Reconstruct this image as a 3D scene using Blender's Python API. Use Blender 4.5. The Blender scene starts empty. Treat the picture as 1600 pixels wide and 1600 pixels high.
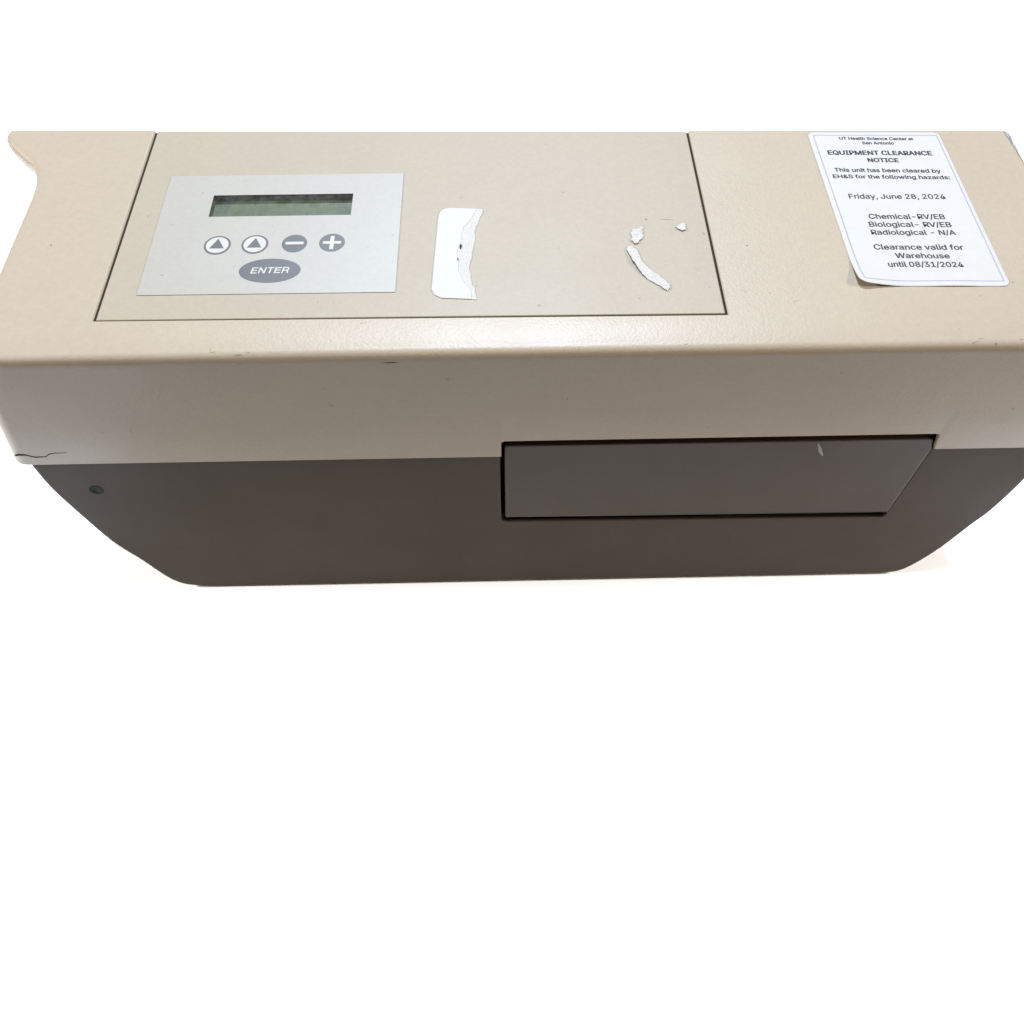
import bpy, bmesh, math, random
from mathutils import Vector, Matrix
from mathutils.geometry import tessellate_polygon
random.seed(7)
scene = bpy.context.scene
COL = scene.collection

# ------------------------------------------------------------------ camera
MM = 0.001
TOPZ = 189.8                       # height of the lid's top above the table, mm
cam_d = bpy.data.cameras.new('camera')
cam = bpy.data.objects.new('camera', cam_d); COL.objects.link(cam)
cam_d.sensor_width = 36.0; cam_d.lens = 29.976
cam_d.clip_start = 0.01; cam_d.clip_end = 50
right = Vector((0.999759, -0.021933, 0.000447))
down = Vector((-0.01831, -0.845495, -0.53367))
fwd = Vector((0.012083, 0.533533, -0.845693))
m = Matrix((right, -down, -fwd)).transposed().to_4x4()
m.translation = Vector((0, -0.22068, 0.235 + TOPZ * MM))
cam.matrix_world = m
scene.camera = cam

# ------------------------------------------------------------------ world, lamps, exposure
world = bpy.data.worlds.new('World'); scene.world = world; world.use_nodes = True
bg = world.node_tree.nodes['Background']
bg.inputs[0].default_value = (1.0, 0.96, 0.9, 1); bg.inputs[1].default_value = 0.035
def area(name, loc, target, sx, sy, power, color):
    d = bpy.data.lights.new(name, 'AREA'); d.shape = 'RECTANGLE'; d.size = sx; d.size_y = sy
    d.energy = power; d.color = color
    o = bpy.data.objects.new(name, d); COL.objects.link(o)
    o.location = loc
    o.rotation_euler = (Vector(target) - Vector(loc)).to_track_quat('-Z', 'Y').to_euler()
    return o
area('ceiling_lamp_middle', (0.05, -0.11, 2.5), (0.05, -0.11, 0), 0.5, 0.1, 9, (0.98, 1.0, 1.0))
area('side_fill_left', (-1.5, -0.03, 0.88), (0, -0.03, 0.05), 0.4, 0.1, 46, (1, 0.99, 0.975))  # added fill, clears the shade on the table left of the base
area('side_fill_right', (1.5, -0.05, 0.88), (0, -0.03, 0.05), 0.4, 0.1, 35, (1, 0.99, 0.975))  # its added counterpart, whitens the table under the right corner
area('warm_fill_right', (0.75, -0.36, 0.34), (0.2, 0, 0.12), 0.15, 0.15, 1.5, (1, 0.74, 0.5))  # added warm fill for the front's right end, no known source
spot_d = bpy.data.lights.new('rear_spot_lamp', 'SPOT'); spot_d.energy = 565; spot_d.color = (0.83, 1.0, 1.25)
spot_d.spot_size = math.radians(23.5); spot_d.spot_blend = 0.15; spot_d.shadow_soft_size = 0.12
spot = bpy.data.objects.new('rear_spot_lamp', spot_d); COL.objects.link(spot)
spot.location = (0.06, 1.55, 2.5)
spot.rotation_euler = (Vector((-0.02, 0.40, 0.1)) - spot.location).to_track_quat('-Z', 'Y').to_euler()
vs = scene.view_settings
vs.view_transform = 'Standard'; vs.look = 'None'; vs.exposure = 0.0; vs.gamma = 1.0
vs.use_curve_mapping = False
scene.render.engine = 'CYCLES'
scene.cycles.max_bounces = 8

# ------------------------------------------------------------------ materials
def new_mat(name):
    mt = bpy.data.materials.new(name); mt.use_nodes = True
    nt = mt.node_tree; b = nt.nodes['Principled BSDF']
    return mt, nt, b
def N(nt, t, **kw):
    n = nt.nodes.new(t)
    for k, v in kw.items(): setattr(n, k, v)
    return n
def noise(nt, co, scale, detail=2.0, rough=0.5):
    n = N(nt, 'ShaderNodeTexNoise'); n.inputs['Scale'].default_value = scale
    n.inputs['Detail'].default_value = detail; n.inputs['Roughness'].default_value = rough
    nt.links.new(co, n.inputs['Vector']); return n.outputs['Fac']
def ramp(nt, fac, p0, c0, p1, c1):
    r = N(nt, 'ShaderNodeValToRGB'); e = r.color_ramp.elements
    e[0].position = p0; e[0].color = (*c0, 1); e[1].position = p1; e[1].color = (*c1, 1)
    nt.links.new(fac, r.inputs[0]); return r.outputs[0]
def mix(nt, fac, a, b, blend='MIX'):
    x = N(nt, 'ShaderNodeMix', data_type='RGBA', blend_type=blend)
    if isinstance(fac, float): x.inputs[0].default_value = fac
    else: nt.links.new(fac, x.inputs[0])
    for i, v in ((6, a), (7, b)):
        if isinstance(v, tuple): x.inputs[i].default_value = (*v, 1)
        else: nt.links.new(v, x.inputs[i])
    return x.outputs[2]
def plastic(name, col, col2, rough, grain, bump, specks=0.0, dist=0.00012, spec=0.5):
    mt, nt, b = new_mat(name)
    co = N(nt, 'ShaderNodeTexCoord').outputs['Object']
    c = ramp(nt, noise(nt, co, 9, 5, 0.6), 0.3, col, 0.7, col2)
    c = mix(nt, 0.10, c, ramp(nt, noise(nt, co, 420, 3, 0.6), 0.3, tuple(v * 0.7 for v in col), 0.7, tuple(min(1, v * 1.3) for v in col)))
    if specks:
        s = ramp(nt, noise(nt, co, 260, 2, 0.5), 0.735, (0, 0, 0), 0.78, (1, 1, 1))
        c = mix(nt, mix(nt, specks, (0, 0, 0), s), c, tuple(v * 0.35 for v in col))
    nt.links.new(c, b.inputs['Base Color'])
    rr = N(nt, 'ShaderNodeMapRange'); rr.inputs[3].default_value = rough - 0.06; rr.inputs[4].default_value = rough + 0.08
    nt.links.new(noise(nt, co, 30, 4), rr.inputs[0]); nt.links.new(rr.outputs[0], b.inputs['Roughness'])
    b.inputs['Specular IOR Level'].default_value = spec
    bp = N(nt, 'ShaderNodeBump'); bp.inputs['Strength'].default_value = bump; bp.inputs['Distance'].default_value = dist
    nt.links.new(noise(nt, co, grain, 3, 0.6), bp.inputs['Height']); nt.links.new(bp.outputs[0], b.inputs['Normal'])
    return mt
def flat(name, col, rough=0.5, spec=0.5, var=0.06, scale=120):
    mt, nt, b = new_mat(name)
    co = N(nt, 'ShaderNodeTexCoord').outputs['Object']
    c = ramp(nt, noise(nt, co, scale, 4, 0.6), 0.3, tuple(v * (1 - var) for v in col), 0.7, tuple(min(1, v * (1 + var)) for v in col))
    nt.links.new(c, b.inputs['Base Color'])
    b.inputs['Roughness'].default_value = rough; b.inputs['Specular IOR Level'].default_value = spec
    return mt
M = {}
M['beige'] = plastic('beige_plastic', (0.259, 0.2085, 0.149), (0.250, 0.202, 0.145), 0.42, 800, 0.9, 0.35, spec=0.30)
M['panel'] = plastic('panel_plastic', (0.236, 0.1955, 0.1415), (0.228, 0.189, 0.137), 0.48, 800, 0.6, 0.35, spec=0.22)
M['brown'] = plastic('grey_brown_plastic', (0.050, 0.0358, 0.0245), (0.045, 0.0322, 0.022), 0.55, 1100, 0.4, 0.0, spec=0.13)
M['door'] = plastic('door_plastic', (0.051, 0.0368, 0.026), (0.047, 0.034, 0.024), 0.5, 1100, 0.3, 0.0, spec=0.22)
M['overlay'] = plastic('pale_grey_overlay', (0.2310, 0.2092, 0.1732), (0.2213, 0.2002, 0.1649), 0.45, 1500, 0.15, 0.45)
M['white_ink'] = flat('white_ink', (0.2915, 0.2684, 0.2305), 0.5)
M['grey_ink'] = flat('grey_ink', (0.0499, 0.0450, 0.0403), 0.5)
M['black'] = flat('slot_shade_black', (0.006, 0.006, 0.006), 0.8, 0.1)
M['dark_mark'] = flat('dark_mark', (0.09, 0.075, 0.06), 0.8, 0.1, 0.3, 600)
M['smudge'] = flat('smudge', (0.1740, 0.1436, 0.1087), 0.7, 0.2, 0.3, 900)
M['crack'] = flat('crack_dark', (0.012, 0.01, 0.012), 0.9, 0.1)
M['scratch'] = flat('scratch_pale', (0.23, 0.22, 0.21), 0.7, 0.2)
M['plug'] = flat('screw_cover_plastic', (0.015, 0.021, 0.013), 0.7, 0.1)
M['paper'] = flat('label_paper', (0.3175, 0.2970, 0.2711), 0.6, 0.3, 0.02)
M['paper_torn'] = flat('torn_paper', (0.3307, 0.3099, 0.2783), 0.9, 0.1, 0.12, 1500)
nt_ = M['paper_torn'].node_tree; bp_ = N(nt_, 'ShaderNodeBump'); bp_.inputs['Strength'].default_value = 0.5; bp_.inputs['Distance'].default_value = 0.0004
nt_.links.new(noise(nt_, N(nt_, 'ShaderNodeTexCoord').outputs['Object'], 900, 5, 0.7), bp_.inputs['Height'])
nt_.links.new(bp_.outputs[0], nt_.nodes['Principled BSDF'].inputs['Normal'])
M['ink'] = flat('black_ink', (0.0305, 0.0305, 0.0348), 0.7, 0.2)
M['border_ink'] = flat('grey_border_ink', (0.19, 0.20, 0.24), 0.7, 0.2)
M['tape'] = flat('blue_white_tape', (0.1479, 0.1496, 0.1566), 0.4, 0.3, 0.6, 140)
M['table'] = flat('white_table', (0.9, 0.9, 0.9), 0.9, 0.0, 0.0)
def lcd_mat():
    mt, nt, b = new_mat('lcd_green')
    co = N(nt, 'ShaderNodeTexCoord').outputs['Object']
    c = ramp(nt, noise(nt, co, 160, 6, 0.7), 0.3, (0.036, 0.041, 0.007), 0.72, (0.062, 0.066, 0.018))
    nt.links.new(c, b.inputs['Base Color']); b.inputs['Roughness'].default_value = 0.5
    return mt
M['lcd'] = lcd_mat()
M['bezel'] = flat('window_bezel', (0.034, 0.038, 0.024), 0.6, 0.3, 0.5, 300)
def window_mat():
    mt, nt, b = new_mat('dusty_window')
    co = N(nt, 'ShaderNodeTexCoord').outputs['Object']
    out = nt.nodes['Material Output']
    tr = N(nt, 'ShaderNodeBsdfTransparent'); tr.inputs[0].default_value = (0.93, 0.95, 0.94, 1)
    b.inputs['Base Color'].default_value = (0.3, 0.3, 0.28, 1); b.inputs['Roughness'].default_value = 0.4
    mr = N(nt, 'ShaderNodeMapRange'); mr.inputs[1].default_value = 0.42; mr.inputs[2].default_value = 0.8
    mr.inputs[3].default_value = 0.02; mr.inputs[4].default_value = 0.10
    nt.links.new(noise(nt, co, 210, 8, 0.72), mr.inputs[0])
    ms = N(nt, 'ShaderNodeMixShader'); nt.links.new(mr.outputs[0], ms.inputs[0])
    nt.links.new(tr.outputs[0], ms.inputs[1]); nt.links.new(b.outputs[0], ms.inputs[2])
    nt.links.new(ms.outputs[0], out.inputs[0])
    return mt
M['window'] = window_mat()

# ------------------------------------------------------------------ helpers
# every coordinate below is in millimetres: x to the right, y away from the lid's front face,
# z up from the lid's flat top; build() turns it into metres above the table
def build(name, verts, faces, mat, parent=None, origin=(0, 0, 0), smooth=None, two=None):
    me = bpy.data.meshes.new(name)
    if parent is not None: ox, oy, oz = parent['origin_mm']
    else: ox, oy, oz = origin
    me.from_pydata([((x - ox) * MM, (y - oy) * MM, (z - oz) * MM) for x, y, z in verts], [], faces)
    me.validate(); me.update()
    bm = bmesh.new(); bm.from_mesh(me); bmesh.ops.recalc_face_normals(bm, faces=bm.faces) if two is None else None
    bm.to_mesh(me); bm.free()
    me.materials.append(mat)
    if smooth is not None:
        me.polygons.foreach_set('use_smooth', [True] * len(me.polygons))
        me.set_sharp_from_angle(angle=math.radians(smooth))
    o = bpy.data.objects.new(name, me); COL.objects.link(o)
    o['origin_mm'] = (ox, oy, oz)
    if parent is not None: o.parent = parent
    else: o.location = (ox * MM, oy * MM, (oz + TOPZ) * MM)
    return o
def empty(name, origin):
    o = bpy.data.objects.new(name, None); COL.objects.link(o)
    o.empty_display_size = 0.02
    o['origin_mm'] = origin
    o.location = (origin[0] * MM, origin[1] * MM, (origin[2] + TOPZ) * MM)
    return o
def tag(o, label, cat, group=None):
    o['label'] = label; o['category'] = cat
    if group: o['group'] = group
    return o
def stack(loops, cap0=True, cap1=True):
    n = len(loops[0]); v = [p for l in loops for p in l]; f = []
    for k in range(len(loops) - 1):
        for i in range(n):
            j = (i + 1) % n
            f.append((k * n + i, k * n + j, (k + 1) * n + j, (k + 1) * n + i))
    if cap0: f.append(tuple(range(n)))
    if cap1: f.append(tuple(range((len(loops) - 1) * n, len(loops) * n)))
    return v, f
def inset(P, d):
    """move each edge i (P[i]->P[i+1]) of a CCW polygon inwards by d[i]"""
    n = len(P); out = []
    for i in range(n):
        a, b, c = P[i - 1], P[i], P[(i + 1) % n]
        e1 = Vector((b[0] - a[0], b[1] - a[1])).normalized(); e2 = Vector((c[0] - b[0], c[1] - b[1])).normalized()
        n1 = Vector((-e1.y, e1.x)); n2 = Vector((-e2.y, e2.x)); d1, d2 = d[i - 1], d[i]
        den = n1.x * n2.y - n1.y * n2.x
        if abs(den) < 0.05:
            nn = (n1 + n2).normalized(); out.append((b[0] + nn.x * (d1 + d2) / 2, b[1] + nn.y * (d1 + d2) / 2))
        else:
            x = (d1 * n2.y - d2 * n1.y) / den; y = (n1.x * d2 - n2.x * d1) / den
            out.append((b[0] + x, b[1] + y))
    return out
def arc(cx, cy, r, a0, a1, n):
    return [(cx + r * math.cos(math.radians(a0 + (a1 - a0) * k / n)), cy + r * math.sin(math.radians(a0 + (a1 - a0) * k / n))) for k in range(n + 1)]
def catmull(P, sub):
    out = []
    for i in range(len(P) - 1):
        p0, p1, p2, p3 = P[max(i - 1, 0)], P[i], P[i + 1], P[min(i + 2, len(P) - 1)]
        for k in range(sub):
            t = k / sub
            out.append(tuple(0.5 * (2 * p1[j] + (p2[j] - p0[j]) * t + (2 * p0[j] - 5 * p1[j] + 4 * p2[j] - p3[j]) * t * t + (3 * p1[j] - p0[j] - 3 * p2[j] + p3[j]) * t ** 3) for j in range(2)))
    out.append(P[-1]); return out
def rrect(x0, x1, y0, y1, r, n=5):
    return arc(x0 + r, y0 + r, r, 180, 270, n) + arc(x1 - r, y0 + r, r, 270, 360, n) + arc(x1 - r, y1 - r, r, 0, 90, n) + arc(x0 + r, y1 - r, r, 90, 180, n)
def plate(P, z0, z1, rnd):
    """flat plate: outline P, from z0 up to z1, edge rounding rnd on top"""
    n = len(P); L = [[(x, y, z0) for x, y in P]]
    for a in (0, 30, 60, 90):
        q = inset(P, [rnd * (1 - math.cos(math.radians(a)))] * n)
        L.append([(x, y, z1 - rnd * (1 - math.sin(math.radians(a)))) for x, y in q])
    q = inset(P, [rnd * 1.25] * n); L.append([(x, y, z1) for x, y in q])
    return stack(L)
def solid(P, z0, z1):
    return stack([[(x, y, z0) for x, y in P], [(x, y, z1) for x, y in P]])
def cut(o, cutter_v, cutter_f, mat=None):
    c = build('cutter', cutter_v, cutter_f, mat or o.data.materials[0], origin=(0, 0, 0))
    c.location = (0, 0, TOPZ * MM)
    bpy.context.view_layer.update()
    md = o.modifiers.new('b', 'BOOLEAN'); md.operation = 'DIFFERENCE'; md.solver = 'EXACT'; md.object = c
    dg = bpy.context.evaluated_depsgraph_get(); dg.update()
    me = bpy.data.meshes.new_from_object(o.evaluated_get(dg))
    o.modifiers.clear(); old = o.data; o.data = me; me.name = o.name
    bpy.data.objects.remove(c); bpy.data.meshes.remove(old)
def rough_edge(P, amp, sub=3, seed=1):
    rg = random.Random(seed); out = []
    for i in range(len(P)):
        a, b = P[i], P[(i + 1) % len(P)]
        for k in range(sub):
            t = k / sub
            out.append((a[0] + (b[0] - a[0]) * t + rg.uniform(-amp, amp), a[1] + (b[1] - a[1]) * t + rg.uniform(-amp, amp)))
    return out

# ------------------------------------------------------------------ the table
def box(x0, x1, y0, y1, z0, z1):
    return solid([(x0, y0), (x1, y0), (x1, y1), (x0, y1)], z0, z1)
v, f = box(-1300, 1300, -255, 1700, -TOPZ - 30, -TOPZ)
t = build('table_top', v, f, M['table'], origin=(0, 0, -TOPZ)); t['kind'] = 'structure'

# ------------------------------------------------------------------ the instrument
ROOT = (18, 62, -TOPZ)
inst = empty('laboratory_instrument', ROOT)
tag(inst, 'beige and grey-brown plastic laboratory instrument with keypad and front tray door', 'lab instrument')

XL, XR, R = -198.7, 234.3, 3.6
FY = -2.2                              # the lid's front leans: proud at the top, flush at the bottom
def yb(x): return 137.2 - (x + 219.6) * 9.6 / 449.8
P, RAD, ZB, DR = [], [], [], []          # outline, edge radius after the vertex, bottom, side draft
LB = -69.5
def add(pts, rad, zb=LB, dr=0):
    for p in pts: P.append(p); RAD.append(rad); ZB.append(zb); DR.append(dr)
add(arc(XL + 7, FY + 7, 7, 180, 270, 8), R, LB, -1)
add([(-150, FY), (-75, FY), (0.28, FY)], R)
for k in range(6):
    a = math.radians(180 - 18 * k); add([(2.3 + 2 * math.cos(a), FY)], R, -59.8 + 2 * math.sin(a))
add([(x, FY) for x in (40, 80, 120, 160)], R, -57.8)
for k in range(6):
    a = math.radians(90 - 18 * k); add([(187.9 + 2 * math.cos(a), FY)], R, -59.8 + 2 * math.sin(a))
add([(190.6, FY)], R, -62.6); add([(192.1, FY)], R, -69.4); add([(192.13, FY)], R)
add(arc(XR - 7, FY + 7, 7, 270, 360, 8), R, LB, 1)
add([(XR, 40), (XR, 90)], R, LB, 1)
add([(XR, yb(XR))], 0.0, LB, 1)
add([(150, yb(150))], 0.0, LB, 0)
add([(87.9, yb(87.9))], 0.55, -12); add([(87.9, 14.9)], 0.45, -12); add([(-154.0, 16.75)], 0.9, -12); add([(-154.0, yb(-154))], 0.0, -12)
add([(-190, yb(-190))], 0.0, LB, 0)
fl = catmull([(-221.8, yb(-221.8)), (-221.6, 133.2), (-217.6, 127.3), (-209.6, 118.7), (-204.0, 112.6), (-200.2, 104.0), (-198.9, 95.5), (XL, 87)], 4)
FL0 = len(P); add(fl, R, -7.2, 0); FL1 = len(P)
add([(XL, 50)], R, LB, -1)
n = len(P)
def cw(i):                                # the top falls away gently towards the front edge
    return 1.0 if P[i][1] <= FY + .01 else max(0.0, 1 - (P[i][1] - FY) / 7.0) ** 2 if P[i][1] < 5 else 0.0
CW = [cw(i) for i in range(n)]
def level(ins, drop, extra=0.0, cin=0.0, cz=0.75):
    q = inset(P, [ins(RAD[i]) + (extra if RAD[i] > 0 else 0) for i in range(n)])
    return [(q[i][0], q[i][1] + cin * CW[i], -max(drop(RAD[i]), drop(RAD[i - 1])) - cz * CW[i] * (1 if rv[i] == R else 0)) for i in range(n)]
rv = [max(RAD[i], RAD[i - 1]) for i in range(n)]
loops = [level(lambda r: r, lambda r: 0.0, 0.5, 10.5, 0.0), level(lambda r: r, lambda r: 0.0, 0.4, 8.0, 0.03), level(lambda r: r, lambda r: 0.0, 0.3, 5.5, 0.16), level(lambda r: r, lambda r: 0.0, 0.2, 3.2, 0.34), level(lambda r: r, lambda r: 0.0, 0.1, 1.3, 0.56)]
for a in (0, 10, 20, 30, 40, 50, 60, 70, 80, 90):
    s, c = math.sin(math.radians(a)), math.cos(math.radians(a))
    loops.append(level(lambda r: r * (1 - s), lambda r: r * (1 - c)))
def wall(i, z, x, y):
    if P[i][1] < 7: y -= FY * (1 - max(0, P[i][1] - FY) / (7 - FY)) * min(1.0, max(0, -z - R) / (-LB - R))
    return (x + DR[i] * 0.225 * max(0, -z - R) if DR[i] else x, y, z)
for tt in (0.03, 0.3, 0.6, 1.0):
    loops.append([wall(i, -rv[i] - 0.75 * CW[i] + tt * (ZB[i] + 0.6 + rv[i] + 0.75 * CW[i]), P[i][0], P[i][1]) for i in range(n)])
for ins, dz in ((0.2, 0.18), (0.6, 0.0)):
    q = inset(P, [ins if RAD[i] > 0 else 0.0 for i in range(n)])
    loops.append([wall(i, ZB[i] + dz, q[i][0], q[i][1]) for i in range(n)])
q = inset(P, [2.6 if RAD[i] > 0 else 0.0 for i in range(n)])
inner = lambda i: FL0 <= i < FL1        # under the flared rim the side wall carries on straight
loops.append([(XL + 1, P[i][1], -7.2) if inner(i) else wall(i, ZB[i], q[i][0], q[i][1]) for i in range(n)])
loops.append([(XL + 1 - 0.225 * 63, P[i][1], LB) if inner(i) else wall(i, -9.0, q[i][0], q[i][1]) for i in range(n)])
v, f = stack(loops, True, False)
lid = build('lid', v, f, M['beige'], inst, smooth=35)

# base: elevation outline in x/z, swept backwards
lft = catmull([(-207.2, -69.75), (-206.9, -89), (-204.0, -109), (-198.2, -138.6), (-190.2, -159), (-183.3, -178.3), (-176.0, -186.6), (-163, -189.6)], 4)
rgt = catmull([(211, -189.6), (221.2, -187.5), (227, -181), (232.8, -168.4), (237.4, -153.4), (241.3, -136.7), (244.6, -124), (247.2, -100), (247.8, -69.75)], 4)
hole = [(191.75, -69.75), (191.75, -126.6), (191.2, -127.5), (190.2, -127.9), (2.2, -125.8), (0.7, -125.2), (-0.1, -123.9), (-0.3, -122.0), (-0.3, -69.75)]
B = lft + rgt + hole                                  # CCW seen from the front
nb = len(B)
rb = []
for i in range(nb):
    top_edge = abs(B[i][1] + 69.75) < .01 and abs(B[(i + 1) % nb][1] + 69.75) < .01
    inh = i >= len(lft) + len(rgt) - 0 and i < nb - 1
    rb.append(0.0 if top_edge else (0.35 if inh else 2.2))
bl = []
for a in (0, 22, 45, 67, 90):
    s, c = math.sin(math.radians(a)), math.cos(math.radians(a))
    qq = inset(B, [r * (1 - s) for r in rb]);
    bl.append([(qq[i][0], 1.2 + max(rb[i], rb[i - 1]) * (1 - c), qq[i][1]) for i in range(nb)])
qq = inset(B, [r + (0.4 if r else 0) for r in rb])
bl.insert(0, [(x, 1.2, z) for x, z in qq])
bl.append([(x, 122, z) for x, z in B])
v, f = stack(bl)
base = build('base', v, f, M['brown'], inst, smooth=35)

# tray slot behind the door
def shell_box(x0, x1, y0, y1, z0, z1):
    v = [(x0, y0, z0), (x1, y0, z0), (x1, y0, z1), (x0, y0, z1), (x0, y1, z0), (x1, y1, z0), (x1, y1, z1), (x0, y1, z1)]
    return v, [(4, 5, 6, 7), (0, 1, 5, 4), (3, 2, 6, 7), (0, 3, 7, 4), (1, 2, 6, 5)]
v, f = shell_box(-0.2, 191.7, 2.75, 18, -125.6, -57.2)
build('tray_slot', v, f, M['black'], inst, two=False)  # liner coloured near black to stand in for shade in the gap

# door: outline in x/z
Dp = [(3.2, -121.95), (191.3, -123.7), (191.7, -123.4), (191.7, -70.0)] + arc(187.2, -66.0, 3.2, 0, 90, 5) + arc(3.6, -64.6, 1.9, 90, 180, 4) + arc(2.9, -120.7, 1.25, 180, 250, 3)
nd = len(Dp); dl = []; rd = [0.9] * nd; rd[1] = rd[2] = 0.25
for a in (0, 22, 45, 67, 90):
    s, c = math.sin(math.radians(a)), math.cos(math.radians(a))
    qq = inset(Dp, [r_ * (1 - s) for r_ in rd]); dl.append([(x, 1.15 + 0.9 * (1 - c), z) for x, z in qq])
qq = inset(Dp, [1.3] * nd); dl.insert(0, [(x, 1.15, z) for x, z in qq])
dl.append([(x, 4.6, z) for x, z in Dp])
v, f = stack(dl)
door = build('tray_door', v, f, M['door'], inst, smooth=35)
sc = [(139.0, -65.2), (139.7, -65.3), (142.0, -69.0), (144.3, -74.0), (143.7, -74.3), (141.4, -71.2)]
v, f = stack([[(x, 1.15, z) for x, z in sc], [(x, 1.07, z) for x, z in sc]]); build('scratch', v, f, M['scratch'], door)

# screw cover
def lathe_front(cx, cz, prof, seg=28):
    L = [[(cx + r * math.cos(2 * math.pi * k / seg), y, cz + r * math.sin(2 * math.pi * k / seg)) for k in range(seg)] for r, y in prof]
    return stack(L)
v, f = lathe_front(-186.1, -91.2, [(3.3, 1.25), (3.2, 1.02), (2.7, 0.98), (2.5, 1.12), (0.6, 1.16)])
cover = build('screw_cover', v, f, M['plug'], inst, smooth=40)
v, f = lathe_front(-184.8, -91.9, [(1.0, 1.2), (1.0, 1.0), (0.72, 0.98), (0.7, 1.1)], 18)
build('cover_pip', v, f, M['brown'], cover)

# crack in the lid's lower left corner
cr = [(-208.4, -61.7, .75), (-207, -61.2, .7), (-203.8, -61.4, .6), (-200.6, -63.2, .55), (-198, -63.0, .35), (-195.8, -63.1, .35), (-194.4, -61.6, .25), (-193.1, -60.9, .3), (-190.8, -60.3, .22), (-189.2, -60.5, .15), (-185.5, -60.0, .06)]
up = [(x, z + w * .75) for x, z, w in cr]; dn = [(x, z - w * .75) for x, z, w in cr][::-1]
yf = lambda z: FY * (1 - (-z - R) / (-LB - R))
v, f = stack([[(x, yf(z) + 0.04, z) for x, z in up + dn], [(x, yf(z) - 0.06, z) for x, z in up + dn]])
build('crack', v, f, M['crack'], lid)

# control panel plate let into the lid
pp = [(-152.85, 17.15), (86.85, 15.75), (86.85, yb(86.85) - .02), (-152.85, yb(-152.85) - .02)]
v, f = plate(pp, -7.5, -0.12, 0.4)
panel = build('control_panel', v, f, M['panel'], inst)
gk = [(-153.9, 16.85), (87.8, 15.0), (87.8, yb(87.8) - .03), (-153.9, yb(-153.9) - .03)]
M['groove_fill'] = flat('seam_shadow_gap', (0.035, 0.03, 0.025), 0.9, 0.1)
v, f = solid(gk, -6.8, -1.1)
groove_fill = build('groove_shade_fill', v, f, M['groove_fill'], inst)  # added dark filler, the groove's shade is put into its colour
LC = (-119.9, -60.7, 75.6, 89.4)
lv, lf = box(*LC, -5.45, 3)
cut(panel, lv, lf)
cut(groove_fill, *box(LC[0] - 3, LC[1] + 3, LC[2] - 3, LC[3] + 3, -9, 3))
ov = [(-140.1, 30.0), (-39.9, 29.7), (-39.9, 102.6), (-140.4, 102.7)]
v, f = plate(ov, -0.15, 0.14, 0.08)
keypad = build('keypad_overlay', v, f, M['overlay'], inst)
cut(keypad, *box(LC[0] + .02, LC[1] - .02, LC[2] + .02, LC[3] - .02, -4, 3))
# display set in the window
v, f = shell_box(0, 0, 0, 0, 0, 0)
x0, x1, y0, y1 = LC[0] + .03, LC[1] - .03, LC[2] + .03, LC[3] - .03
zf, zc = -3.3, -0.05
v = [(x0, y0, zf), (x1, y0, zf), (x1, y1, zf), (x0, y1, zf), (x0, y0, zc), (x1, y0, zc), (x1, y1, zc), (x0, y1, zc)]
bez = build('display_bezel', v, [(0, 1, 5, 4), (1, 2, 6, 5), (2, 3, 7, 6), (3, 0, 4, 7)], M['bezel'], inst, two=False)
v, f = box(x0 + .05, x1 - .05, y0 + .05, y1 - .05, zf - .5, zf + .3); build('display_screen', v, f, M['lcd'], inst)
v, f = box(x0 + .05, x1 - .05, y0 + .05, y1 - .05, -0.35, -0.05); build('display_window', v, f, M['window'], inst)

# keys printed on the overlay
Z0, Z1, Z2, Z3 = 0.12, 0.20, 0.26, 0.32
def ell(cx, cy, a, b, n=48): return [(cx + a * math.cos(2 * math.pi * k / n), cy + b * math.sin(2 * math.pi * k / n)) for k in range(n)]
def key(name, cx, cy, a, b, mat, label):
    v, f = plate(ell(cx, cy, a, b), Z0, Z1, 0.04); o = build(name, v, f, mat, inst); o['label'] = label; return o
for cx, cy, lab in ((-113.35, 58.0, 'white round key with grey triangle, nearest the left edge'), (-98.2, 58.2, 'white round key with grey triangle, second from the left')):
    k = key('arrow_key', cx, cy, 5.4, 5.6, M['grey_ink'], lab)
    v, f = solid(ell(cx, cy, 4.55, 4.7), Z1 - .02, Z2); build('key_face', v, f, M['white_ink'], k)
    v, f = solid([(cx - 2.95, cy - 2.0), (cx + 2.85, cy - 2.0), (cx - .05, cy + 3.7)], Z2 - .02, Z3); build('triangle', v, f, M['grey_ink'], k)
k = key('minus_key', -82.2, 58.4, 5.1, 5.3, M['grey_ink'], 'grey round key with white minus bar')
v, f = box(-85.8, -78.5, 57.75, 59.35, Z1 - .02, Z2); build('minus_bar', v, f, M['white_ink'], k)
k = key('plus_key', -67.0, 58.6, 5.2, 5.4, M['grey_ink'], 'grey round key with white plus sign')
cx, cy = -67.0, 58.6
pl = [(-3.7, -.75), (-.8, -.75), (-.8, -4), (.8, -4), (.8, -.75), (3.7, -.75), (3.7, .75), (.8, .75), (.8, 3.9), (-.8, 3.9), (-.8, .75), (-3.7, .75)]
v, f = solid([(cx + a, cy + b) for a, b in pl], Z1 - .02, Z2); build('plus_sign', v, f, M['white_ink'], k)
enter = key('enter_key', -90.2, 42.7, 12.2, 6.9, M['grey_ink'], 'dark grey oval key lettered ENTER')

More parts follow.
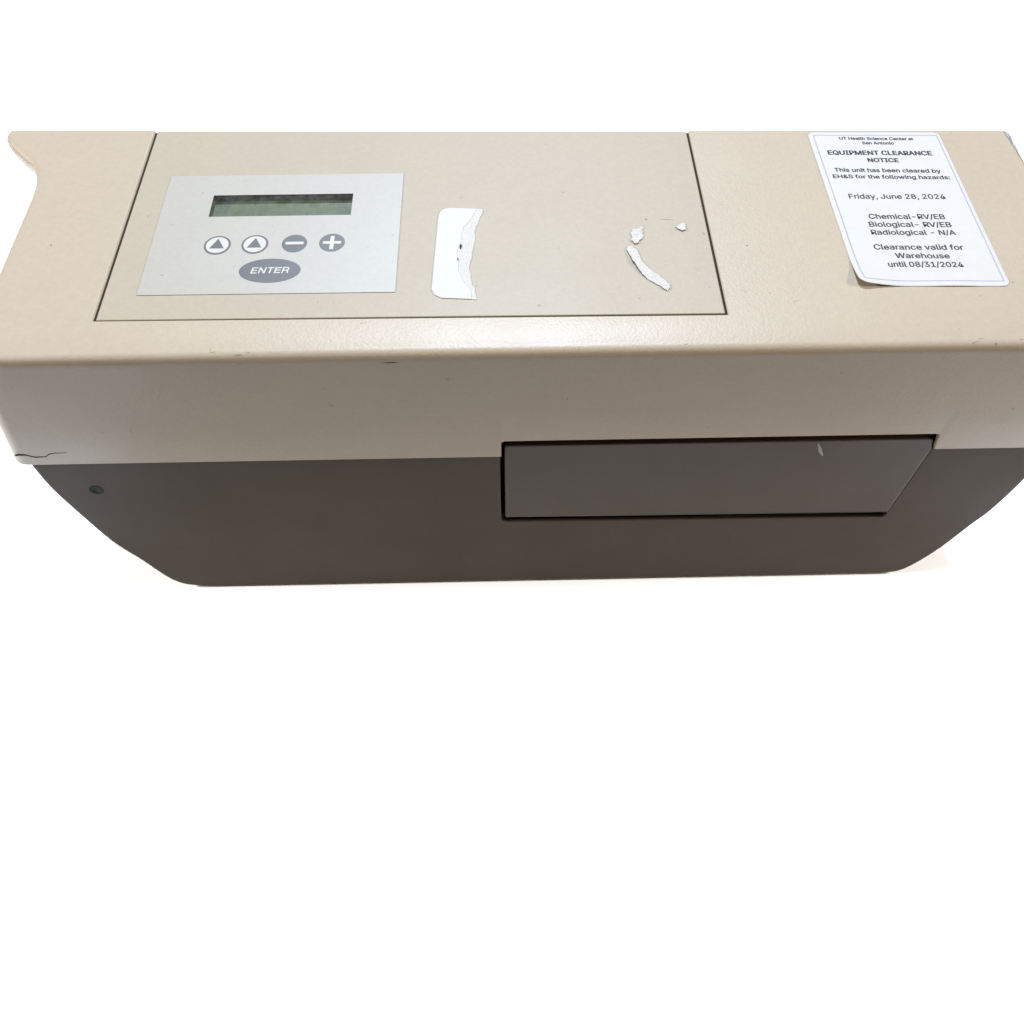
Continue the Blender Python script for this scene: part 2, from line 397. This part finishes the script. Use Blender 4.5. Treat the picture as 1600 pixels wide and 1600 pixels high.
import os
FONT = None
for kind in ('LOCAL', 'SYSTEM'):
    fp = os.path.join(bpy.utils.resource_path(kind), 'datafiles', 'fonts', 'Inter.woff2')
    if FONT is None and os.path.exists(fp):
        try: FONT = bpy.data.fonts.load(fp)     # Blender's own interface typeface, else its built-in one
        except RuntimeError: FONT = None
def text_mesh(txt, bold=0.0, shear=0.0):
    cu = bpy.data.curves.new('t', 'FONT'); cu.body = txt; cu.size = 1.0; cu.offset = bold; cu.shear = shear; cu.resolution_u = 3
    cu.fill_mode = 'FRONT'
    if FONT: cu.font = FONT
    o = bpy.data.objects.new('t', cu); COL.objects.link(o)
    bpy.context.view_layer.update()
    dg = bpy.context.evaluated_depsgraph_get()
    me = bpy.data.meshes.new_from_object(o.evaluated_get(dg))
    vs_ = [tuple(p.co) for p in me.vertices]; fs = [tuple(p.vertices) for p in me.polygons]
    bpy.data.objects.remove(o); bpy.data.curves.remove(cu); bpy.data.meshes.remove(me)
    return vs_, fs
CAPH = max(p[1] for p in text_mesh('H')[0])
def text(name, txt, x0, y0, x1, y1, cap, zfun, mat, parent, bold=0.0, shear=0.0):
    """one line of print; bold thickens the strokes by overlaying shifted copies of the glyphs (mm)"""
    vs_, fs = text_mesh(txt, 0.0, shear)
    mn = min(p[0] for p in vs_); mx = max(p[0] for p in vs_)
    L = math.hypot(x1 - x0, y1 - y0); ux, uy = (x1 - x0) / L, (y1 - y0) / L
    sx = (L - 2 * bold) / (mx - mn); sy = (cap - bold) / CAPH
    V, F = [], []
    shifts = [(0, 0)] if bold == 0 else [(0, 0), (2 * bold, 0), (bold, 0), (bold, bold * .8), (bold, -bold * .2)]
    for k_, (dx, dy) in enumerate(shifts):
        o_ = len(V)
        for p in vs_:
            a, b = (p[0] - mn) * sx + dx, p[1] * sy + dy
            x, y = x0 + ux * a - uy * b, y0 + uy * a + ux * b
            V.append((x, y, zfun(x, y) + 0.012 * k_))
        F += [tuple(i + o_ for i in q_) for q_ in fs]
    return build(name, V, F, mat, parent, two=False)
def strokes(name, letters, x0, y0, cap, wid, gap, shear, z, mat, parent):
    V, F, x, k_ = [], [], x0, 0
    for wl, lines in letters:
        for ln in lines:
            pts = [(x + px_ * wl + shear * py_ * cap, y0 + py_ * cap) for px_, py_ in ln]
            o_ = len(V); zz = z + 0.01 * (k_ % 6); k_ += 1
            for i, p in enumerate(pts):
                a_ = Vector(pts[max(i - 1, 0)]); b_ = Vector(pts[min(i + 1, len(pts) - 1)]); d_ = (b_ - a_).normalized()
                nn = Vector((-d_.y, d_.x)) * wid / 2
                V += [(p[0] - nn.x, p[1] - nn.y, zz), (p[0] + nn.x, p[1] + nn.y, zz)]
            F += [(o_ + 2 * i, o_ + 2 * i + 2, o_ + 2 * i + 3, o_ + 2 * i + 1) for i in range(len(pts) - 1)]
        x += wl + gap
    return build(name, V, F, mat, parent, two=False)
LE = [[(.1, 0), (.1, 1)], [(.0, .09), (1, .09)], [(.1, .5), (.92, .5)], [(.0, .91), (1, .91)]]
LN = [[(.1, 0), (.1, 1)], [(.9, 0), (.9, 1)], [(.1, 1), (.9, 0)]]
LT = [[(.5, 0), (.5, 1)], [(0, .91), (1, .91)]]
LR = [[(.1, 0), (.1, 1)], [(.1, .91), (.6, .91), (.8, .86), (.9, .72), (.8, .54), (.6, .48), (.1, .48)], [(.55, .48), (.78, .42), (.84, .25), (.9, 0)]]
strokes('lettering', [(2.45, LE), (2.75, LN), (2.5, LT), (2.45, LE), (2.7, LR)], -97.7, 41.0, 3.5, 0.62, 0.52, 0.16, Z2, M['white_ink'], enter)

# ------------------------------------------------------------------ clearance label
SX0, SX1, SY0, SY1, SR = 141.3, 200.9, 28.2, 127.4, 3.2
def lift(x, y):
    d = math.hypot((x - SX0) * 1.0, (y - SY0) * 1.0)
    z = 2.6 * max(0.0, 1 - d / 19.0) ** 2
    z += 0.25 * math.exp(-((y - SY0) / 5.0) ** 2) * (0.5 + 0.5 * math.sin((x - SX0) * 0.21))
    return z + 0.16
def skew(x, y):      # the label is stuck on a touch askew
    return x, y - (x - SX0) * 0.022 + 0.7
st = empty('clearance_label', (171, 78, 0))
tag(st, 'white printed clearance notice sticker with dotted border on the beige lid', 'sticker')
nx, ny = 40, 64
def rc(x, y):
    for cx, sx in ((SX0 + SR, -1), (SX1 - SR, 1)):
        for cy, sy in ((SY0 + SR, -1), (SY1 - SR, 1)):
            if (x - cx) * sx > 0 and (y - cy) * sy > 0:
                dx, dy = (x - cx), (y - cy); mx_ = max(abs(dx), abs(dy)); d = math.hypot(dx, dy)
                if d > 0: return cx + dx * mx_ / d, cy + dy * mx_ / d
    return x, y
def spaced(a, b, k):
    base_ = [a, a + .8, a + 1.6, a + 2.4, a + SR]; end = [b - SR, b - 2.4, b - 1.6, b - .8, b]
    mid = [a + SR + (b - a - 2 * SR) * i / k for i in range(1, k)]
    return base_ + mid + end
gx, gy = spaced(SX0, SX1, nx), spaced(SY0, SY1, ny)
V = []
for y in gy:
    for x in gx:
        a, b = rc(x, y); p = skew(a, b); V.append((p[0], p[1], lift(a, b)))
w = len(gx)
F = [(j * w + i, j * w + i + 1, (j + 1) * w + i + 1, (j + 1) * w + i) for j in range(len(gy) - 1) for i in range(w - 1)]
sheet = build('paper_sheet', V, F, M['paper'], st, smooth=40, two=False)
sm = sheet.modifiers.new('thickness', 'SOLIDIFY'); sm.thickness = 0.00013; sm.offset = -1
zl = lambda x, y: lift(x, y + (x - SX0) * 0.022 - 0.7) + 0.06
def zig(a, b, amp, step, wid):
    L = math.hypot(b[0] - a[0], b[1] - a[1]); k = int(L / step); ux, uy = (b[0] - a[0]) / L, (b[1] - a[1]) / L
    V, F = [], []
    for i in range(k + 1):
        s_ = L * i / k; o_ = amp if i % 2 else -amp
        for q_ in (o_ - wid / 2, o_ + wid / 2):
            x, y = a[0] + ux * s_ - uy * q_, a[1] + uy * s_ + ux * q_
            V.append((x, y, zl(x, y)))
    for i in range(k): F.append((2 * i, 2 * i + 2, 2 * i + 3, 2 * i + 1))
    return V, F
bc = [skew(SX0 + 2.4, SY0 + 3.0), skew(SX1 - 1.9, SY0 + 3.0), skew(SX1 - 1.5, SY1 - 2.4), skew(SX0 + 2.5, SY1 - 2.4)]
V, F = [], []
for i in range(4):
    v, f = zig(bc[i], bc[(i + 1) % 4], 0.16, 0.62, 0.34); o_ = len(V)
    V += v; F += [tuple(k_ + o_ for k_ in q_) for q_ in f]
build('printed_border', V, F, M['border_ink'], st, two=False)
LINES = [("UT Health Science Center at", 154.93, 122.19, 188.12, 121.07, 2.0, .09), ("San Antonio", 164.42, 118.63, 178.62, 118.11, 2.0, .09),
    ("EQUIPMENT CLEARANCE", 147.5, 111.52, 193.62, 110.03, 3.1, .17), ("NOTICE", 163.91, 105.98, 177.53, 105.49, 2.9, .17),
    ("This unit has been cleared by", 147.71, 99.62, 193.85, 97.85, 2.6, .11), ("EH&S for the following hazards:", 146.09, 95.22, 196.61, 93.4, 2.5, .11),
    ("Friday, June 28, 2024", 149.9, 81.51, 190.82, 80.36, 3.1, .07), ("Chemical-RV/EB", 155.16, 68.48, 186.85, 67.53, 3.1, .1),
    ("Biological- RV/EB", 154.07, 63.57, 188.08, 62.57, 3.1, .1), ("Radiological - N/A", 153.76, 58.7, 188.41, 57.7, 3.0, .1),
    ("Clearance valid for", 152.6, 49.8, 188.82, 48.77, 3.1, .1), ("Warehouse", 160.01, 44.55, 181.8, 43.92, 3.0, .1),
    ("until 08/31/2024", 155.83, 39.63, 185.74, 38.74, 3.0, .1)]
for txt, a, b, c, d, cap, bold in LINES:
    text('printed_line', txt, a, b, c, d, cap, zl, M['ink'], st, bold)

# ------------------------------------------------------------------ torn label and paper scraps
TL = [(-19.55, 79.1), (-12.69, 78.65), (-5.69, 78.15), (-5.85, 75.12), (-6.85, 72.56), (-8.12, 67.91), (-9.1, 64.15), (-8.82, 61.24), (-9.5, 54.7), (-10.17, 49.09), (-10.97, 45.15), (-11.09, 41.24), (-10.4, 39.29), (-10.53, 36.6), (-9.98, 33.54), (-8.91, 30.87), (-8.51, 27.49), (-8.12, 24.89), (-14.43, 25.47), (-21.8, 26.0), (-24.48, 27.84), (-25.76, 30.86), (-25.51, 36.15), (-25.05, 49.41), (-24.46, 64.07), (-24.02, 74.64), (-23.23, 77.22), (-21.55, 78.7)][::-1]
tl = empty('torn_label', (-17, 52, 0))
tag(tl, 'torn white label remnant with rounded left corners, beside the keypad', 'torn label')
TLr = []
for i, p in enumerate(TL):
    TLr.append(p); q_ = TL[(i + 1) % len(TL)]
    if p[0] > -11.6 and q_[0] > -11.6 and 25.5 < p[1] < 77.9:
        for k_ in (1, 2): TLr.append((p[0] + (q_[0] - p[0]) * k_ / 3 + random.uniform(-.22, .22), p[1] + (q_[1] - p[1]) * k_ / 3))
v, f = plate(TLr, -0.13, 0.1, 0.05); build('backing_layer', v, f, M['paper_torn'], tl)
FACE = [(-7.84, 78.3), (-9.2, 75.0), (-10.38, 72.21), (-12.2, 69.4), (-13.45, 66.76), (-14.1, 64.3), (-14.39, 62.19), (-14.6, 60.0), (-14.77, 58.07), (-15.6, 54.2), (-16.06, 50.41), (-15.7, 47.5), (-15.86, 45.25), (-15.4, 41.33), (-14.57, 38.61), (-13.19, 34.75), (-12.2, 32.4), (-10.77, 30.16), (-10.22, 25.12)]
jag = [FACE[0]] + [(x + random.uniform(-.35, .35), y + random.uniform(-.2, .2)) for x, y in FACE[1:-1]] + [FACE[-1]]
LEFTPART = [(-14.43, 25.5), (-21.8, 26.02), (-24.48, 27.86), (-25.7, 30.86), (-25.46, 36.15), (-25.0, 49.41), (-24.42, 64.07), (-23.98, 74.64), (-23.2, 77.2), (-21.5, 78.66), (-19.5, 79.05), (-12.69, 78.6)]
FP = (jag + LEFTPART)[::-1]
v, f = plate(FP, 0.05, 0.22, 0.05); build('face_layer', v, f, M['paper'], tl)
for cx, cy, a, b in ((-14.6, 55.0, .38, 1.5), (-15.7, 47.5, .25, .85)):
    pts = [(cx + a * (1 + random.uniform(-.3, .3)) * math.cos(t_ * math.pi / 6), cy + b * (1 + random.uniform(-.2, .2)) * math.sin(t_ * math.pi / 6)) for t_ in range(12)]
    v, f = solid(pts, 0.1, 0.26); build('dark_fleck', v, f, M['crack'], tl)

def scrap(name, pts, zfun, thick, label, seed, amp=.15, sub=3):
    """ragged flake of paper; zfun gives its height above the panel"""
    q_ = rough_edge(pts[::-1], amp, sub, seed)
    cx = sum(p[0] for p in q_) / len(q_); cy = sum(p[1] for p in q_) / len(q_)
    tri = tessellate_polygon([[Vector((x, y, 0)) for x, y in q_]])
    bm = bmesh.new()
    vs_ = [bm.verts.new((x, y, 0)) for x, y in q_]
    for t_ in tri:
        try: bm.faces.new([vs_[k_] for k_ in t_])
        except ValueError: pass
    bmesh.ops.subdivide_edges(bm, edges=bm.edges[:], cuts=2, use_grid_fill=True)
    bm.verts.index_update()
    rg = random.Random(seed)
    V = [(p.co.x, p.co.y, zfun(p.co.x, p.co.y) + rg.uniform(0, .12)) for p in bm.verts]
    F = [tuple(x.index for x in fc.verts) for fc in bm.faces]; bm.free()
    o = build(name, V, F, M['paper_torn'], None, origin=(cx, cy, 0))
    if sum(fc.normal.z for fc in o.data.polygons) < 0: o.data.flip_normals()
    md = o.modifiers.new('thickness', 'SOLIDIFY'); md.thickness = thick * MM; md.offset = -1
    tag(o, label, 'paper scrap', 'torn paper scraps stuck to the panel')
    return o
STRIP = [(52.44, 52.05), (53.28, 54.13), (54.69, 53.91), (56.1, 52.35), (56.9, 50.06), (57.33, 46.67), (58.31, 43.67), (60.29, 40.68), (62.55, 38.07), (64.33, 35.86), (66.09, 33.66), (67.34, 31.49), (67.29, 30.06), (66.17, 27.97), (65.23, 28.52), (63.96, 30.49), (61.9, 32.32), (59.12, 34.53), (57.41, 37.46), (56.15, 40.04), (55.13, 42.63), (54.14, 45.62), (53.41, 48.63)]
def zstrip(x, y):
    e = (x - 60.2) * 0.78 + (y - 41) * 0.62 ; k_ = max(0, (y - 36) / 16)   # left rim curls up
    return 0.18 + max(0.0, -e + 0.6) * 0.38 * min(1.0, k_) + 0.25 * max(0, math.sin(y * .9)) * .4
scrap('paper_scrap', STRIP, zstrip, 0.16, 'long curved white paper strip curling off the panel, the largest scrap', 3, .18)
S2 = [(55.01, 61.24), (56.2, 63.97), (58.38, 64.71), (60.11, 66.06), (60.41, 65.06), (59.85, 63.49), (60.67, 62.49), (59.64, 61.54), (60.14, 59.96), (59.32, 58.43), (57.82, 56.53), (56.62, 55.01), (55.66, 55.8), (54.9, 57.36), (55.38, 59.68)]
scrap('paper_scrap', S2, lambda x, y: 0.15 + max(0, (59 - y)) * .09, 0.15, 'jagged leaf-shaped white paper flake just above the long curved strip', 5, .2)
S3 = [(74.06, 65.16), (76.45, 67.3), (78.02, 67.07), (77.92, 63.3), (76.4, 62.75), (74.94, 63.76)]
scrap('paper_scrap', S3, lambda x, y: 0.25 + max(0, 65 - y) * .12, 0.18, 'small triangular white paper flake nearest the panel seam', 8, .15)

# bluish tape wrapped over the lid's right rim
V, F = [], []
ys = [105.5 + k_ * 1.4 for k_ in range(16)]; na = 9
for i, y in enumerate(ys):
    t_ = i / (len(ys) - 1); a0 = 40 - 36 * t_ ** 0.8 + 4 * math.sin(i * 1.3)
    for k_ in range(na):
        a = math.radians(a0 + (96 - a0) * k_ / (na - 1)); off = 0.25 + 1.1 * t_ * abs(math.sin(i * .55 + .4)) * (k_ / (na - 1))
        V.append((XR - R + (R + off) * math.sin(a), y, -R + (R + off) * math.cos(a)))
    V.append((XR + 2.6 + 1.3 * t_, y, -14.0 + math.sin(i * .9)))
w = na + 1
F = [(i * w + k_, i * w + k_ + 1, (i + 1) * w + k_ + 1, (i + 1) * w + k_) for i in range(len(ys) - 1) for k_ in range(w - 1)]
tp = build('tape_strip', V, F, M['tape'], None, origin=(XR, 115, -6), smooth=60)
md = tp.modifiers.new('thickness', 'SOLIDIFY'); md.thickness = 0.0002; md.offset = 1
tag(tp, 'crumpled bluish white tape wrapped over the right rim of the lid', 'tape')

# ------------------------------------------------------------------ scuffs and specks
def speck(x, y, a, b, rot, mat, parent, seed, zf=lambda x, y: 0.0, n_=9):
    rg = random.Random(seed); pts = []
    for k_ in range(n_):
        t_ = 2 * math.pi * k_ / n_; r_ = rg.uniform(.65, 1.15)
        u, w_ = a * r_ * math.cos(t_), b * r_ * math.sin(t_)
        pts.append((x + u * math.cos(rot) - w_ * math.sin(rot), y + u * math.sin(rot) + w_ * math.cos(rot)))
    L = [[(p[0], p[1], zf(*p) + dz) for p in pts] for dz in (-0.02, 0.05)]
    v, f = stack(L); return build('scuff_mark', v, f, mat, parent)
def zroll(x, y):
    y -= FY; return -0.75 - (R - math.sqrt(max(0.0, R * R - (R - y) ** 2))) if y < R else -0.75 * max(0.0, 1 - (y - R) / 8.5) ** 2
speck(-180.9, 59.7, .45, .4, 0, M['dark_mark'], lid, 1)
speck(101.5, 53.3, .4, .35, 0, M['dark_mark'], lid, 2)
zp = lambda x, y: -0.12
speck(62.3, 70.4, .7, .25, -.5, M['dark_mark'], panel, 3, zp)
speck(28.8, 88.6, .35, .3, 0, M['smudge'], panel, 4, zp)
speck(85.0, 61.0, .35, 1.0, .4, M['smudge'], panel, 5, zp)
speck(70.5, 70.2, 3.2, .22, -.1, M['smudge'], panel, 6, zp)
for i, (x, y, a, b, r_) in enumerate([(-97, -.6, 1.6, .2, .05), (-106, .6, 1.2, .16, .1), (178.5, -.3, 1.6, .16, .35), (181, 1.2, 1.3, .14, .1), (186.5, -.9, .45, .3, 0), (-93, .2, .8, .14, 0), (115, 21.5, 1.5, .12, .3), (196, .5, 1.0, .14, .2), (30, -.5, .5, .15, 0), (70, .8, .9, .12, .2)]):
    speck(x, y, a, b, r_, M['smudge'], lid, 20 + i, zroll)
v, f = stack([[(x, y_, z) for x, z in [(-43.6, -4.9), (-42, -5.4), (-39.4, -5.3), (-37.8, -4.9), (-40, -4.7)]] for y_ in (FY + 0.06, FY - 0.02)])
build('scuff_mark', v, f, M['dark_mark'], lid)

for o in bpy.data.objects:
    if 'origin_mm' in o.keys(): del o['origin_mm']
